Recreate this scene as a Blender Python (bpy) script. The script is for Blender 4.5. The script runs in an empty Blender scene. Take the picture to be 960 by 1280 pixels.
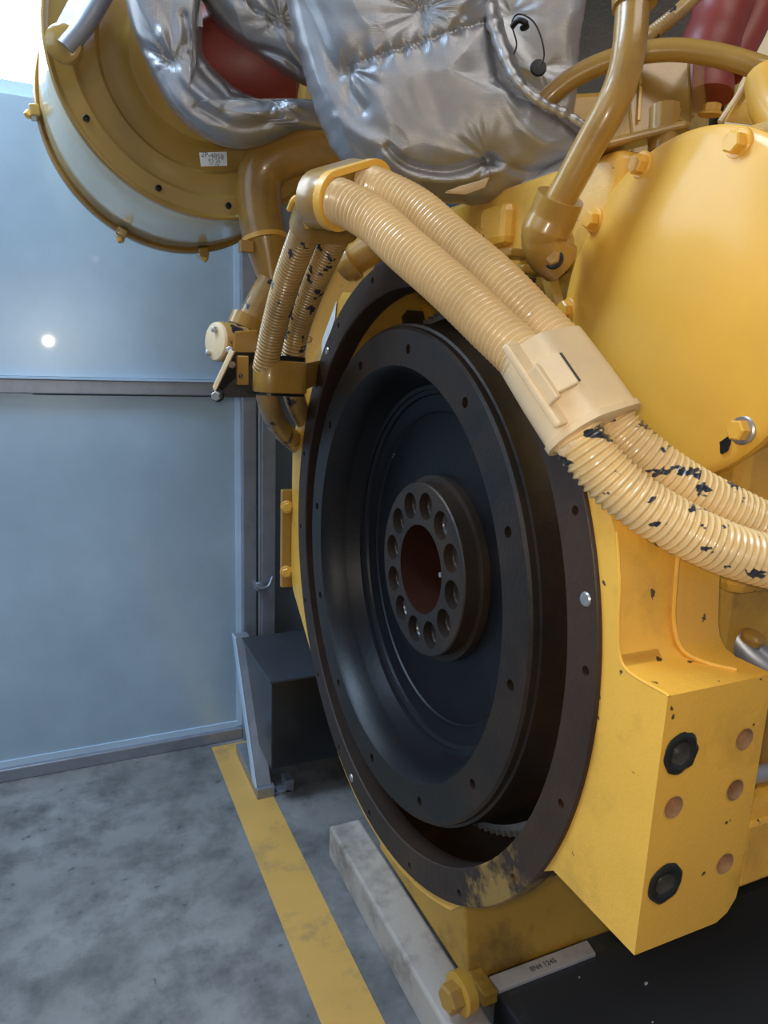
import bpy, bmesh, math, random
import numpy as np
from mathutils import Vector, Matrix, noise
from mathutils.geometry import tessellate_polygon
random.seed(7)
PI = math.pi
SC = bpy.context.scene
COL = SC.collection

# ------------------------------------------------------------ camera, world, lights, exposure
cam_d = bpy.data.cameras.new('camera'); cam = bpy.data.objects.new('camera', cam_d); COL.objects.link(cam); SC.camera = cam
right = Vector((0.9109023, -0.41096523, 0.03694016)); up = Vector((0.0539203, 0.2073139, 0.97678736)); fwd = Vector((0.40908385, 0.88776603, -0.21100207))
m = Matrix((right, up, -fwd)).transposed().to_4x4(); m.translation = (0, 0, 1.15); cam.matrix_world = m
cam_d.sensor_fit = 'VERTICAL'; cam_d.sensor_height = 24; cam_d.lens = 24 * 898.4 / 1280; cam_d.clip_start = 0.02
w = bpy.data.worlds.new('world'); SC.world = w; w.use_nodes = True
w.node_tree.nodes['Background'].inputs[0].default_value = (0.72, 0.83, 1.0, 1); w.node_tree.nodes['Background'].inputs[1].default_value = 0.24
SC.view_settings.view_transform = 'Standard'; SC.view_settings.look = 'None'; SC.view_settings.gamma = 1; SC.view_settings.exposure = 0.10

def area(name, loc, target, sx, sy, power, color):
    l = bpy.data.lights.new(name, 'AREA'); l.shape = 'RECTANGLE'; l.size = sx; l.size_y = sy; l.energy = power; l.color = color
    o = bpy.data.objects.new(name, l); COL.objects.link(o); o.location = loc
    o.rotation_euler = (Vector(target) - Vector(loc)).to_track_quat('-Z', 'Y').to_euler(); return o
area('daylight_from_open_side', (-2.6, 0.3, 2.3), (0.3, 1.3, 1.0), 1.8, 1.4, 16, (0.6, 0.78, 1.0))
area('wall_fill_above_left', (-.75, 1.25, 2.85), (0.05, 1.99, 0.9), .9, 0.6, 42, (0.55, 0.76, 1.0))  # added fill that brightens the wall panels towards the upper left
area('overhead_fill', (0.75, -0.5, 2.85), (0.7, 0.7, 1.0), 1.3, 0.5, 12, (1.0, 0.93, 0.83))  # soft warm overhead light added to fill in the engine
pl = bpy.data.lights.new('phone_torch', 'POINT'); pl.energy = 9.0; pl.color = (1.0, 0.87, 0.70); pl.shadow_soft_size = 0.012
po = bpy.data.objects.new('phone_torch', pl); COL.objects.link(po); po.location = (-0.012, 0.0, 1.165)

# ------------------------------------------------------------ materials
def mat(name, color, rough=0.5, metal=0.0, grime=0.0, grime_col=(0.05, 0.03, 0.015), gscale=9.0, glow=0.5, bump=0.0, bscale=60.0,
        chips=0.0, chip_col=(0.03, 0.035, 0.05), cscale=(60, 60, 60), coat=0.0, var=0.12, spec=0.5):
    M = bpy.data.materials.new(name); M.use_nodes = True; nt = M.node_tree; N = nt.nodes; L = nt.links
    b = N['Principled BSDF']; b.inputs['Roughness'].default_value = rough; b.inputs['Metallic'].default_value = metal
    b.inputs['Coat Weight'].default_value = coat; b.inputs['Coat Roughness'].default_value = 0.12; b.inputs['Specular IOR Level'].default_value = spec
    tc = N.new('ShaderNodeTexCoord')
    def nz(scale, detail=5, rgh=0.6, vec=None):
        n = N.new('ShaderNodeTexNoise'); n.inputs['Scale'].default_value = scale; n.inputs['Detail'].default_value = detail; n.inputs['Roughness'].default_value = rgh
        L.new(vec if vec is not None else tc.outputs['Object'], n.inputs['Vector']); return n
    def ramp(src, a, c):
        r = N.new('ShaderNodeMapRange'); r.inputs['From Min'].default_value = a; r.inputs['From Max'].default_value = c; r.clamp = True
        L.new(src, r.inputs['Value']); return r.outputs['Result']
    def mix(f, a, bcol):
        mx = N.new('ShaderNodeMix'); mx.data_type = 'RGBA'
        if isinstance(f, float): mx.inputs[0].default_value = f
        else: L.new(f, mx.inputs[0])
        for i, v in ((6, a), (7, bcol)):
            if isinstance(v, tuple): mx.inputs[i].default_value = (*v, 1)
            else: L.new(v, mx.inputs[i])
        return mx.outputs[2]
    base = mix(ramp(nz(3.1).outputs[0], .3, .7), tuple(min(1, c * (1 + var)) for c in color), tuple(c * (1 - var) for c in color))
    if grime > 0:
        g = ramp(nz(gscale, 8, .68).outputs[0], glow, glow + .22)
        mm = N.new('ShaderNodeMath'); mm.operation = 'MULTIPLY'; mm.inputs[1].default_value = grime; L.new(g, mm.inputs[0])
        base = mix(mm.outputs[0], base, grime_col)
    if chips > 0:
        mp = N.new('ShaderNodeMapping'); mp.inputs['Scale'].default_value = cscale; L.new(tc.outputs['Object'], mp.inputs['Vector'])
        c = ramp(nz(1.0, 3, .5, mp.outputs[0]).outputs[0], 1 - chips, 1.015 - chips)
        base = mix(c, base, chip_col)
    L.new(base, b.inputs['Base Color'])
    if bump > 0:
        bp = N.new('ShaderNodeBump'); bp.inputs['Strength'].default_value = bump; bp.inputs['Distance'].default_value = 0.002
        L.new(nz(bscale, 6).outputs[0], bp.inputs['Height']); L.new(bp.outputs[0], b.inputs['Normal'])
    return M

YEL = (0.76, 0.41, 0.055)
M = {}
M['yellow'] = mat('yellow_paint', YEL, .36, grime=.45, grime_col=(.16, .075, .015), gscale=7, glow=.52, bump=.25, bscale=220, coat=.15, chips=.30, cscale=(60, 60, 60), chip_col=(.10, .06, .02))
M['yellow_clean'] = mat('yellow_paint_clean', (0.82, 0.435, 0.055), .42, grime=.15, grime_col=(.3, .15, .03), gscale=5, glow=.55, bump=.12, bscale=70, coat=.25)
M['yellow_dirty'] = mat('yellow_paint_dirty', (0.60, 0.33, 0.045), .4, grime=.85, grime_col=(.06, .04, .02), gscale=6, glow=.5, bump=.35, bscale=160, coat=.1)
M['ochre'] = mat('ochre_paint', (0.40, 0.215, 0.04), .3, grime=.5, grime_col=(.10, .06, .02), gscale=8, glow=.5, bump=.15, bscale=120, coat=.3)
M['drum'] = mat('drum_paint', (0.40, 0.25, 0.06), .2, grime=.3, grime_col=(.14, .09, .04), gscale=5, glow=.55, bump=.06, bscale=40, coat=.5)
M['drum_side'] = mat('drum_side_reflection', (0.74, 0.60, 0.33), .2, grime=.2, grime_col=(.3, .2, .08), gscale=5, glow=.58, coat=.5)  # drum yellow lightened to cream for the reflection along its side
M['hose'] = mat('hose_cream', (0.70, 0.50, 0.26), .28, grime=.3, grime_col=(.3, .19, .08), gscale=14, glow=.5, coat=.3)
M['hose_chip'] = mat('hose_cream_chipped', (0.76, 0.54, 0.25), .28, grime=.45, grime_col=(.40, .29, .18), gscale=12, glow=.47, coat=.3, chips=.40, cscale=(34, 34, 60))
M['hose_worn'] = mat('hose_ochre_worn', (0.43, 0.25, 0.075), .35, grime=.6, grime_col=(.2, .12, .05), gscale=12, glow=.48, coat=.2, chips=.40, cscale=(45, 45, 25), chip_col=(.02, .02, .03))
M['clamp'] = mat('clamp_cream', (0.74, 0.55, 0.32), .42, grime=.35, grime_col=(.42, .33, .24), gscale=8, glow=.45, bump=.15, bscale=120, coat=.1)
M['dark'] = mat('oiled_dark_metal', (0.019, 0.016, 0.013), .42, metal=.35, grime=.7, grime_col=(.06, .032, .018), gscale=6, glow=.45, bump=.3, bscale=180)
M['dark_ring'] = mat('dark_flange_metal', (0.032, 0.024, 0.019), .46, metal=.3, grime=.6, grime_col=(.085, .045, .022), gscale=5, glow=.45, bump=.35, bscale=150)
M['flange'] = mat('dark_flange_with_overspray', (0.036, 0.022, 0.016), .46, metal=.3, grime=.6, grime_col=(.085, .045, .022), gscale=5, glow=.45, bump=.35, bscale=150)
_nt = M['flange'].node_tree; _N = _nt.nodes; _L = _nt.links; _b = _N['Principled BSDF']; _src = _b.inputs['Base Color'].links[0].from_socket
_tc = _N.new('ShaderNodeTexCoord'); _d = _N.new('ShaderNodeVectorMath'); _d.operation = 'DISTANCE'; _d.inputs[1].default_value = (.43, .555, .53); _L.new(_tc.outputs['Object'], _d.inputs[0])
_n = _N.new('ShaderNodeTexNoise'); _n.inputs['Scale'].default_value = 38; _n.inputs['Detail'].default_value = 8; _n.inputs['Roughness'].default_value = .7; _L.new(_tc.outputs['Object'], _n.inputs['Vector'])
_a = _N.new('ShaderNodeMath'); _a.operation = 'MULTIPLY_ADD'; _a.inputs[1].default_value = -3.5; _L.new(_d.outputs['Value'], _a.inputs[0]); _L.new(_n.outputs[0], _a.inputs[2])
_r = _N.new('ShaderNodeMapRange'); _r.inputs['From Min'].default_value = .16; _r.inputs['From Max'].default_value = .34; _L.new(_a.outputs[0], _r.inputs['Value'])
_m = _N.new('ShaderNodeMix'); _m.data_type = 'RGBA'; _L.new(_r.outputs['Result'], _m.inputs[0]); _L.new(_src, _m.inputs[6]); _m.inputs[7].default_value = (.34, .20, .05, 1); _L.new(_m.outputs[2], _b.inputs['Base Color'])
M['oily'] = mat('dark_brown_metal', (0.028, 0.014, 0.006), .25, grime=.5, grime_col=(.10, .04, .01), gscale=14)  # dark brown that makes the lower gap in the housing near black
M['rust'] = mat('dark_rusty_bore', (0.045, 0.013, 0.007), .4, metal=.3, grime=.5, gscale=12, bump=.3)
M['fly_floor'] = mat('dark_blued_metal', (0.008, 0.008, 0.010), .40, metal=.45, grime=.5, grime_col=(.03, .022, .018), gscale=5, bump=.15, bscale=120)
M['steel'] = mat('bright_worn_steel', (0.52, 0.50, 0.48), .35, metal=.8, grime=.5, grime_col=(.06, .05, .04), gscale=20)
M['pink'] = mat('primer_bore', (0.42, 0.24, 0.13), .5, metal=.3, grime=.7, grime_col=(.10, .05, .03), gscale=30)
M['black'] = mat('black_paint', (0.012, 0.013, 0.016), .3, grime=.3, grime_col=(.06, .055, .055), gscale=7, glow=.55, bump=.1, coat=.2)
M['black_sheen_dust'] = mat('black_sheen_dust_paint', (0.045, 0.050, 0.060), .30, grime=.9, grime_col=(.20, .19, .19), gscale=5, glow=.56, bump=.15)  # grey-blue reflection lightened into the black, together with dust
M['grease'] = mat('black_grease', (0.012, 0.012, 0.010), .3, bump=.5, bscale=200)
M['galv'] = mat('galvanised_steel', (0.34, 0.36, 0.41), .4, metal=.55, grime=.4, grime_col=(.20, .21, .26), gscale=18, glow=.45, bump=.1, bscale=90)
M['white_strip'] = mat('pale_trim_and_lit_edge', (0.52, 0.66, 0.80), .4, grime=.2, grime_col=(.35, .42, .5), gscale=12)  # pale trim colour, also used for painted-in bright edges
M['panel'] = mat('blue_grey_sheet', (0.45, 0.58, 0.71), .30, metal=.2, grime=.3, grime_col=(.34, .48, .57), gscale=1.7, glow=.42, bump=.0, coat=.6)
M['panel'].node_tree.nodes['Principled BSDF'].inputs['Coat Roughness'].default_value = .04
M['panel_dark'] = mat('grey_sheet', (0.13, 0.165, 0.20), .4, metal=.1, grime=.3, grime_col=(.10, .13, .16), gscale=3)
M['floor'] = mat('concrete', (0.245, 0.24, 0.235), .52, grime=.85, grime_col=(.085, .085, .09), gscale=7.5, glow=.43, bump=.8, bscale=40, var=.28, chips=.315, cscale=(30, 30, 30), chip_col=(.10, .105, .11))
M['line'] = mat('yellow_line_paint', (0.68, 0.39, 0.10), .5, grime=.7, grime_col=(.17, .15, .12), gscale=9, glow=.53, bump=.2)
M['wood'] = mat('dirty_pale_timber', (0.48, 0.42, 0.37), .7, grime=.9, grime_col=(.10, .075, .06), gscale=6, glow=.5, bump=.5, bscale=90)
M['silver'] = None
M['red'] = mat('red_paint', (0.27, 0.045, 0.032), .45, grime=.4, grime_col=(.12, .02, .015), gscale=9, bump=.2)
M['label'] = mat('paper_label', (0.78, 0.80, 0.80), .5, var=.03)
M['bare'] = mat('bare_scraped_steel', (0.72, 0.68, 0.66), .5, metal=.2, grime=.5, grime_col=(.3, .26, .24), gscale=14)
M['bore'] = mat('worn_bore', (0.16, 0.155, 0.15), .35, metal=.7, grime=.5, grime_col=(.03, .03, .025), gscale=25)
M['ink'] = mat('label_ink', (0.16, 0.16, 0.17), .6)
M['wall'] = mat('wall_backing', (0.20, 0.25, 0.30), .6)
M['ceil'] = mat('ceiling_grey', (0.35, 0.36, 0.37), .7)
M['wire'] = mat('blackened_wire', (0.03, 0.028, 0.028), .45, metal=.6)

def silver_mat(name, col, dirt):
    Mt = mat(name, col, .35, metal=.8, grime=dirt, grime_col=(.30, .26, .23), gscale=6, glow=.5, var=.08)
    nt = Mt.node_tree; N = nt.nodes; L = nt.links; b = N['Principled BSDF']
    tc = N.new('ShaderNodeTexCoord'); hs = []
    for ax in ('X', 'Z'):
        wv = N.new('ShaderNodeTexWave'); wv.bands_direction = ax; wv.inputs['Scale'].default_value = 70 * 3.2; wv.inputs['Distortion'].default_value = .3
        L.new(tc.outputs['Object'], wv.inputs['Vector']); hs.append(wv)
    ad = N.new('ShaderNodeMath'); ad.operation = 'ADD'; L.new(hs[0].outputs['Fac'], ad.inputs[0]); L.new(hs[1].outputs['Fac'], ad.inputs[1])
    n = N.new('ShaderNodeTexNoise'); n.inputs['Scale'].default_value = 24; n.inputs['Detail'].default_value = 5; L.new(tc.outputs['Object'], n.inputs['Vector'])
    a2 = N.new('ShaderNodeMath'); a2.operation = 'MULTIPLY_ADD'; a2.inputs[1].default_value = 2.5; L.new(n.outputs[0], a2.inputs[0]); L.new(ad.outputs[0], a2.inputs[2])
    bp = N.new('ShaderNodeBump'); bp.inputs['Strength'].default_value = .22; bp.inputs['Distance'].default_value = .001
    L.new(a2.outputs[0], bp.inputs['Height']); L.new(bp.outputs[0], b.inputs['Normal'])
    return Mt
M['silver'] = silver_mat('aluminised_cloth', (0.44, 0.44, 0.46), .35)
M['silver2'] = silver_mat('aluminised_cloth_pale', (0.60, 0.60, 0.62), .5)

# ------------------------------------------------------------ helpers
def obj(name, bm, m, parent=None, smooth=True, bevel=0.0, kind=None, label=None, angle=40):
    me = bpy.data.meshes.new(name)
    bmesh.ops.recalc_face_normals(bm, faces=bm.faces[:])
    bm.to_mesh(me); bm.free()
    me.materials.append(m)
    if smooth:
        me.polygons.foreach_set('use_smooth', [True] * len(me.polygons)); me.set_sharp_from_angle(angle=math.radians(angle))
    o = bpy.data.objects.new(name, me); COL.objects.link(o)
    if parent: o.parent = parent
    if bevel > 0:
        b = o.modifiers.new('bevel', 'BEVEL'); b.width = bevel; b.segments = 2; b.limit_method = 'ANGLE'; b.angle_limit = math.radians(35); b.harden_normals = False
    if kind: o['kind'] = kind
    if label: o['label'] = label
    return o
def thing(name, label, cat, group=None, loc=(0, 0, 0)):
    o = bpy.data.objects.new(name, None); o.empty_display_size = .05; COL.objects.link(o); o['label'] = label; o['category'] = cat
    if group: o['group'] = group
    return o
def tag(o, label, cat, group=None):
    o['label'] = label; o['category'] = cat
    if group: o['group'] = group
    return o
def hexa(P):
    bm = bmesh.new(); v = [bm.verts.new(p) for p in P]
    for f in ((0, 1, 2, 3), (7, 6, 5, 4), (0, 4, 5, 1), (1, 5, 6, 2), (2, 6, 7, 3), (3, 7, 4, 0)): bm.faces.new([v[i] for i in f])
    return bm
def box(x0, x1, y0, y1, z0, z1):
    return hexa([(x0, y0, z0), (x1, y0, z0), (x1, y1, z0), (x0, y1, z0), (x0, y0, z1), (x1, y0, z1), (x1, y1, z1), (x0, y1, z1)])
def frame(n, hint=(0, 0, 1)):
    n = Vector(n).normalized(); h = Vector(hint)
    if abs(n.dot(h.normalized())) > .97: h = Vector((0, 1, 0))
    a = h.cross(n).normalized(); return a, n.cross(a), n
def join(a, b):
    me = bpy.data.meshes.new('t'); b.to_mesh(me); b.free(); a.from_mesh(me); bpy.data.meshes.remove(me); return a
def lathe(prof, c, axis=(1, 0, 0), seg=96, a0=0, a1=2 * PI):
    """prof = [(t along axis, radius)]"""
    A, B, n = frame(axis); c = Vector(c); bm = bmesh.new(); full = abs(a1 - a0 - 2 * PI) < 1e-6; k = seg if full else seg + 1; rings = []
    for t, r in prof:
        if r < 1e-6: rings.append([bm.verts.new(c + n * t)]); continue
        rings.append([bm.verts.new(c + n * t + (A * math.cos(a0 + (a1 - a0) * i / seg) + B * math.sin(a0 + (a1 - a0) * i / seg)) * r) for i in range(k)])
    for p, q_ in zip(rings, rings[1:]):
        for i in range(seg):
            j = (i + 1) % k
            if len(p) == 1 and len(q_) == 1: continue
            if len(p) == 1: bm.faces.new((p[0], q_[i], q_[j]))
            elif len(q_) == 1: bm.faces.new((p[i], p[j], q_[0]))
            else: bm.faces.new((p[i], p[j], q_[j], q_[i]))
    return bm
def circle2(cy, cz, r, n=24, ph=0.0):
    return [(cy + r * math.cos(2 * PI * i / n + ph), cz + r * math.sin(2 * PI * i / n + ph)) for i in range(n)]
def drilled(outer, holes, F, depth, inner=None, back=True):
    """prism with blind holes: outer 2D loop, holes=[(loop, depth)], inner = open through loop; F maps (u,v,w)->world, w into the body"""
    loops = [outer] + ([inner] if inner else []) + [h[0] for h in holes]
    bm = bmesh.new(); vs = []; flat = []
    for lp in loops:
        ring = [bm.verts.new(F(u, v, 0)) for u, v in lp]; vs.append(ring); flat += ring
    for t in tessellate_polygon([[Vector((u, v, 0)) for u, v in lp] for lp in loops]):
        try: bm.faces.new([flat[i] for i in t])
        except ValueError: pass
    def wall(ring, lp, d, cap):
        r2 = [bm.verts.new(F(u, v, d)) for u, v in lp]; n = len(lp)
        for i in range(n): bm.faces.new((ring[i], ring[(i + 1) % n], r2[(i + 1) % n], r2[i]))
        if cap: bm.faces.new(r2)
        return r2
    bo = wall(vs[0], outer, depth, False); k = 1; bi = None
    if inner: bi = wall(vs[1], inner, depth, False); k = 2
    for (lp, d), ring in zip(holes, vs[k:]): wall(ring, lp, d, True)
    if back:
        fl = bo + (bi or []); lps = [outer] + ([inner] if inner else [])
        for t in tessellate_polygon([[Vector((u, v, 0)) for u, v in lp] for lp in lps]):
            try: bm.faces.new([fl[i] for i in t])
            except ValueError: pass
    return bm
def catmull(P, n):
    P = [Vector(p) for p in P]; P = [P[0] * 2 - P[1]] + P + [P[-1] * 2 - P[-2]]; out = []
    for i in range(1, len(P) - 2):
        a, b, c, d = P[i - 1:i + 3]
        for k in range(n):
            t = k / n
            out.append(.5 * ((2 * b) + (c - a) * t + (2 * a - 5 * b + 4 * c - d) * t * t + (3 * b - a - 3 * c + d) * t ** 3))
    out.append(P[-2]); return out
def resample(path, n):
    L = [0]
    for a, b in zip(path, path[1:]): L.append(L[-1] + (b - a).length)
    out = []; j = 0
    for i in range(n):
        s = L[-1] * i / (n - 1)
        while j < len(L) - 2 and L[j + 1] < s: j += 1
        out.append(path[j].lerp(path[j + 1], (s - L[j]) / max(1e-9, L[j + 1] - L[j])))
    return out, L[-1]
def sweep(P, r, n=80, seg=24, smooth=12, caps=True, rfun=None):
    path, Ln = resample(catmull(P, smooth) if smooth > 1 else [Vector(p) for p in P], n)
    bm = bmesh.new(); rings = []; A = None
    for i, p in enumerate(path):
        t = (path[min(i + 1, n - 1)] - path[max(i - 1, 0)]).normalized()
        if A is None: A, B, _ = frame(t)
        A = (A - t * A.dot(t)).normalized(); B = t.cross(A)
        rr = rfun(i / (n - 1) * Ln, i / (n - 1)) if rfun else r
        rings.append([bm.verts.new(p + (A * math.cos(2 * PI * k / seg) + B * math.sin(2 * PI * k / seg)) * rr) for k in range(seg)])
    for a, b in zip(rings, rings[1:]):
        for k in range(seg): bm.faces.new((a[k], a[(k + 1) % seg], b[(k + 1) % seg], b[k]))
    if caps: bm.faces.new(rings[0][::-1]); bm.faces.new(rings[-1])
    return bm
def corrugated(P, r, pitch, depth, seg=28):
    path, Ln = resample(catmull(P, 12), 50); n = int(Ln / pitch * 6)
    def rf(s, t):
        c = math.cos(2 * PI * s / pitch); c = math.copysign(abs(c) ** .6, c)
        return r - depth * .5 * (1 - c)
    return sweep(P, r, n=n, seg=seg, rfun=rf)
def hexbolt(parent, p, n, r=.011, h=.009, m=None, washer=True, wm=None, name='bolt'):
    A, B, N_ = frame(n); p = Vector(p); m = m or M['yellow']
    bm = bmesh.new(); rot = random.random()
    lo = [bm.verts.new(p + (A * math.cos(PI / 3 * i + rot) + B * math.sin(PI / 3 * i + rot)) * r) for i in range(6)]
    hi = [bm.verts.new(v.co + N_ * h) for v in lo]; c2 = [bm.verts.new(p + N_ * (h + r * .14) + (v.co - p) * .82) for v in lo]
    for i in range(6):
        j = (i + 1) % 6; bm.faces.new((lo[i], lo[j], hi[j], hi[i])); bm.faces.new((hi[i], hi[j], c2[j], c2[i]))
    bm.faces.new(c2); bm.faces.new(lo[::-1])
    b = obj(name, bm, m, parent, smooth=False)
    if washer:
        wd = obj('washer', lathe([(-.001, 0), (-.001, r * 1.35), (.0018, r * 1.35), (.003, r * 1.22), (.003, 0)], p, n, 24), wm or m, b)
    return b

# ------------------------------------------------------------ setting
WY = 1.991
fl = obj('floor', box(-3.2, 4.0, -2.0, 3.2, -.06, 0), M['floor'], smooth=False, kind='structure')
obj('painted_line', box(.368, .472, -1.6, 1.955, 0, .0012), M['line'], fl, smooth=False, label='yellow safety line painted on the concrete')
obj('ceiling', box(-3.2, 4.0, -2.0, 3.2, 3.0, 3.06), M['ceil'], smooth=False, kind='structure')
wl = obj('wall_back', box(-.05, 4.0, WY + .06, WY + .10, 0, 3.0), M['wall'], smooth=False, kind='structure')
obj('wall_panel', box(-1.6, .452, WY, WY + .02, .052, 1.026), M['panel'], wl, smooth=False, label='lower blue grey sheet panel')
obj('wall_panel', box(-1.6, .452, WY, WY + .02, 1.072, 1.70), M['panel'], wl, smooth=False, label='upper blue grey sheet panel')
obj('wall_panel', box(.05, .452, WY, WY + .02, 1.70, 3.0), M['panel'], wl, smooth=False)
obj('wall_panel', box(.565, 1.6, WY + .015, WY + .03, .01, 3.0), M['panel_dark'], wl, smooth=False, label='darker grey sheet panel right of the posts')
obj('edge_strip', box(.452, .466, WY - .004, WY + .02, .038, 3.0), M['white_strip'], wl, smooth=False)  # pale colour stands in for light leaking along the panel border
obj('edge_strip', box(-1.6, .452, WY - .004, WY + .02, .036, .054), M['white_strip'], wl, smooth=False)
obj('mid_rail', box(-1.6, .452, WY - .022, WY + .02, 1.030, 1.066), M['galv'], wl, smooth=False, bevel=.003)
obj('mid_rail_lip', box(-1.6, .452, WY - .026, WY + .02, 1.066, 1.071), M['white_strip'], wl, smooth=False)
obj('bottom_rail', box(-1.6, .466, WY - .018, WY + .02, 0, .036), M['galv'], wl, smooth=False, bevel=.003)
obj('post', box(.466, .506, WY - .03, WY + .03, 0, 3.0), M['galv'], wl, smooth=False, bevel=.003)
obj('post', box(.520, .562, WY - .03, WY + .03, 0, 3.0), M['galv'], wl, smooth=False, bevel=.003)
obj('gap_shade', box(.506, .520, WY + .02, WY + .035, 0, 3.0), M['black'], wl, smooth=False)  # black strip paints in the shade of the gap between the posts
obj('lock_rod', sweep([(.517, WY - .014, .30), (.517, WY - .014, 1.6)], .0045, n=3, seg=12, smooth=1), M['white_strip'], wl)
hd = join(lathe([(-.012, 0), (-.012, .012), (.004, .016), (.012, .012), (.014, 0)], (.512, WY - .035, .485), (0, -1, 0), 20),
          sweep([(.500, WY - .045, .497), (.512, WY - .05, .485), (.535, WY - .05, .488), (.55, WY - .04, .512)], .005, n=14, seg=10))
obj('rod_handle', hd, M['galv'], wl)

# bright opening high on the left
wn = obj('window_1', box(-1.6, .05, WY + .02, WY + .05, 1.70, 1.735), M['white_strip'], smooth=False, kind='structure')
GM = bpy.data.materials.new('daylit_opening'); GM.use_nodes = True; e = GM.node_tree.nodes['Principled BSDF']
e.inputs['Base Color'].default_value = (.8, .85, .9, 1); e.inputs['Emission Color'].default_value = (.78, .90, 1.0, 1); e.inputs['Emission Strength'].default_value = 5.0
obj('window_pane', box(-1.6, .048, WY + .026, WY + .034, 1.735, 2.6), GM, wn, smooth=False, label='bright daylit opening')
obj('window_frame', box(-1.6, .05, WY + .02, WY + .05, 2.6, 2.64), M['white_strip'], wn, smooth=False)

# ------------------------------------------------------------ flywheel
FC = (0, .9016, .846); CY, CZ = .9016, .846
fly = thing('flywheel', 'big dark dished flywheel with bolt ring, framed by the yellow engine housing', 'flywheel')
FX = lambda x0: (lambda u, v, w_: (x0 + w_, u, v))
def ring_holes(n, rad, r, ph, d, seg=14): return [(circle2(CY + rad * math.cos(math.radians(ph + 360 / n * i)), CZ + rad * math.sin(math.radians(ph + 360 / n * i)), r, seg), d) for i in range(n)]
rim = drilled(circle2(CY, CZ, .341, 128), ring_holes(12, .317, .0065, 6, .02), FX(.426), .004, inner=circle2(CY, CZ, .2935, 128), back=False)
rim = join(rim, lathe([(.426, .341), (.429, .3445), (.436, .3455), (.437, .349), (.46, .350), (.50, .3505), (.515, .362), (.562, .362), (.562, .10)], FC, seg=128))
obj('rim', rim, M['dark'], fly)
obj('dish', lathe([(.426, .2935), (.430, .290), (.452, .281), (.466, .2775), (.470, .2765), (.492, .268), (.494, .262), (.497, .2615), (.500, .256), (.504, .2545), (.506, .246), (.5085, .236),
     (.5085, .231), (.511, .229), (.511, .13), (.513, .10)], FC, seg=128), M['fly_floor'], fly)
hb = drilled(circle2(CY, CZ, .1265, 72), ring_holes(12, .0965, .0200, 5, .013, 24), FX(.477), .005, inner=circle2(CY, CZ, .066, 48), back=False)
hb = join(hb, lathe([(.477, .1265), (.479, .1285), (.500, .1285), (.500, .138), (.505, .1385), (.513, .1385)], FC, seg=72))
hub = obj('hub', hb, M['dark_ring'], fly, label='round hub with twelve large bolt holes')
obj('bore', lathe([(.477, .066), (.50, .065), (.55, .064), (.55, .0)], FC, seg=48), M['rust'], hub)
obj('locating_pin', join(lathe([(.50, .0), (.50, .004), (.55, .004)], (0, CY - .02, CZ - .005), seg=10), lathe([(.50, .0), (.50, .004), (.55, .004)], (0, CY - .035, CZ - .002), seg=10)), M['steel'], hub)
for i in range(12):
    a = math.radians(5 + 30 * i); obj('hole_seat', lathe([(.4895, 0), (.4895, .0125), (.4875, .0135), (.4875, .0155), (.4895, .0165)], (0, CY + .0965 * math.cos(a), CZ + .0965 * math.sin(a)), seg=18), M['bore'] if i in (4, 9, 10) else M['dark_ring'], hub)
tb = bmesh.new()
nt_ = 150
for i in range(nt_):
    a = 2 * PI * i / nt_
    for rr0, rr1, dw in ((.372, .380, .0042),):
        ca, sa = math.cos(a), math.sin(a); vs = []
        for x in (.525, .556):
            for r_, d in ((rr0, -dw), (rr0, dw), (rr1, dw * .45), (rr1, -dw * .45)):
                vs.append(tb.verts.new((x, CY + r_ * ca - d * sa, CZ + r_ * sa + d * ca)))
        for f in ((0, 1, 2, 3), (7, 6, 5, 4), (1, 5, 6, 2), (2, 6, 7, 3), (3, 7, 4, 0)): tb.faces.new([vs[k] for k in f])
tb = join(tb, lathe([(.523, .362), (.523, .372), (.558, .372), (.558, .362)], FC, seg=128))
obj('ring_gear', tb, M['steel'], fly, smooth=False, label='toothed starter ring gear')
# stamped figure 4 on the dish
obj('stamped_mark', join(hexa([(.5105, 1.083, .985), (.5105, 1.081, .985), (.511, 1.081, .985), (.511, 1.083, .985), (.5105, 1.083, 1.012), (.5105, 1.081, 1.012), (.511, 1.081, 1.012), (.511, 1.083, 1.012)]),
    hexa([(.5105, 1.094, .991), (.5105, 1.074, .991), (.511, 1.074, .991), (.511, 1.094, .991), (.5105, 1.094, .993), (.5105, 1.074, .993), (.511, 1.074, .993), (.511, 1.094, .993)])), M['steel'], fly, smooth=False)

# ------------------------------------------------------------ flywheel housing
hs = thing('flywheel_housing', 'yellow cast housing around the flywheel with a dark flange and a drilled mounting block', 'engine housing')
fr = drilled(circle2(CY, CZ, .4385, 160), ring_holes(18, .424, .0048, -104, .02, 12), FX(.430), .002, inner=circle2(CY, CZ, .397, 160), back=False)
fr = join(fr, lathe([(.4300, .4385), (.432, .440), (.452, .440), (.452, .397)], FC, seg=160))
fr = join(fr, lathe([(.4300, .397), (.432, .395), (.462, .395), (.462, .41)], FC, seg=160))
obj('mounting_flange', fr, M['flange'], hs, label='dark oily ring flange')
for k in (2, 8, 11, 14):
    a = math.radians(-104 + 20 * k - 9); obj('dowel', lathe([(.4285, 0), (.4285, .006), (.4305, .0075)], (0, CY + .424 * math.cos(a), CZ + .424 * math.sin(a)), seg=16), M['steel'], hs)
obj('inner_shell', lathe([(.4525, .40), (.453, .430), (.565, .430), (.566, .36)], FC, seg=48, a0=math.radians(15), a1=math.radians(97)), M['yellow_dirty'], hs)
obj('inner_shell', lathe([(.4525, .40), (.453, .430), (.565, .430), (.566, .36)], FC, seg=60, a0=math.radians(215), a1=math.radians(375)), M['oily'], hs, label='dark brown lower inside')
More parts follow.
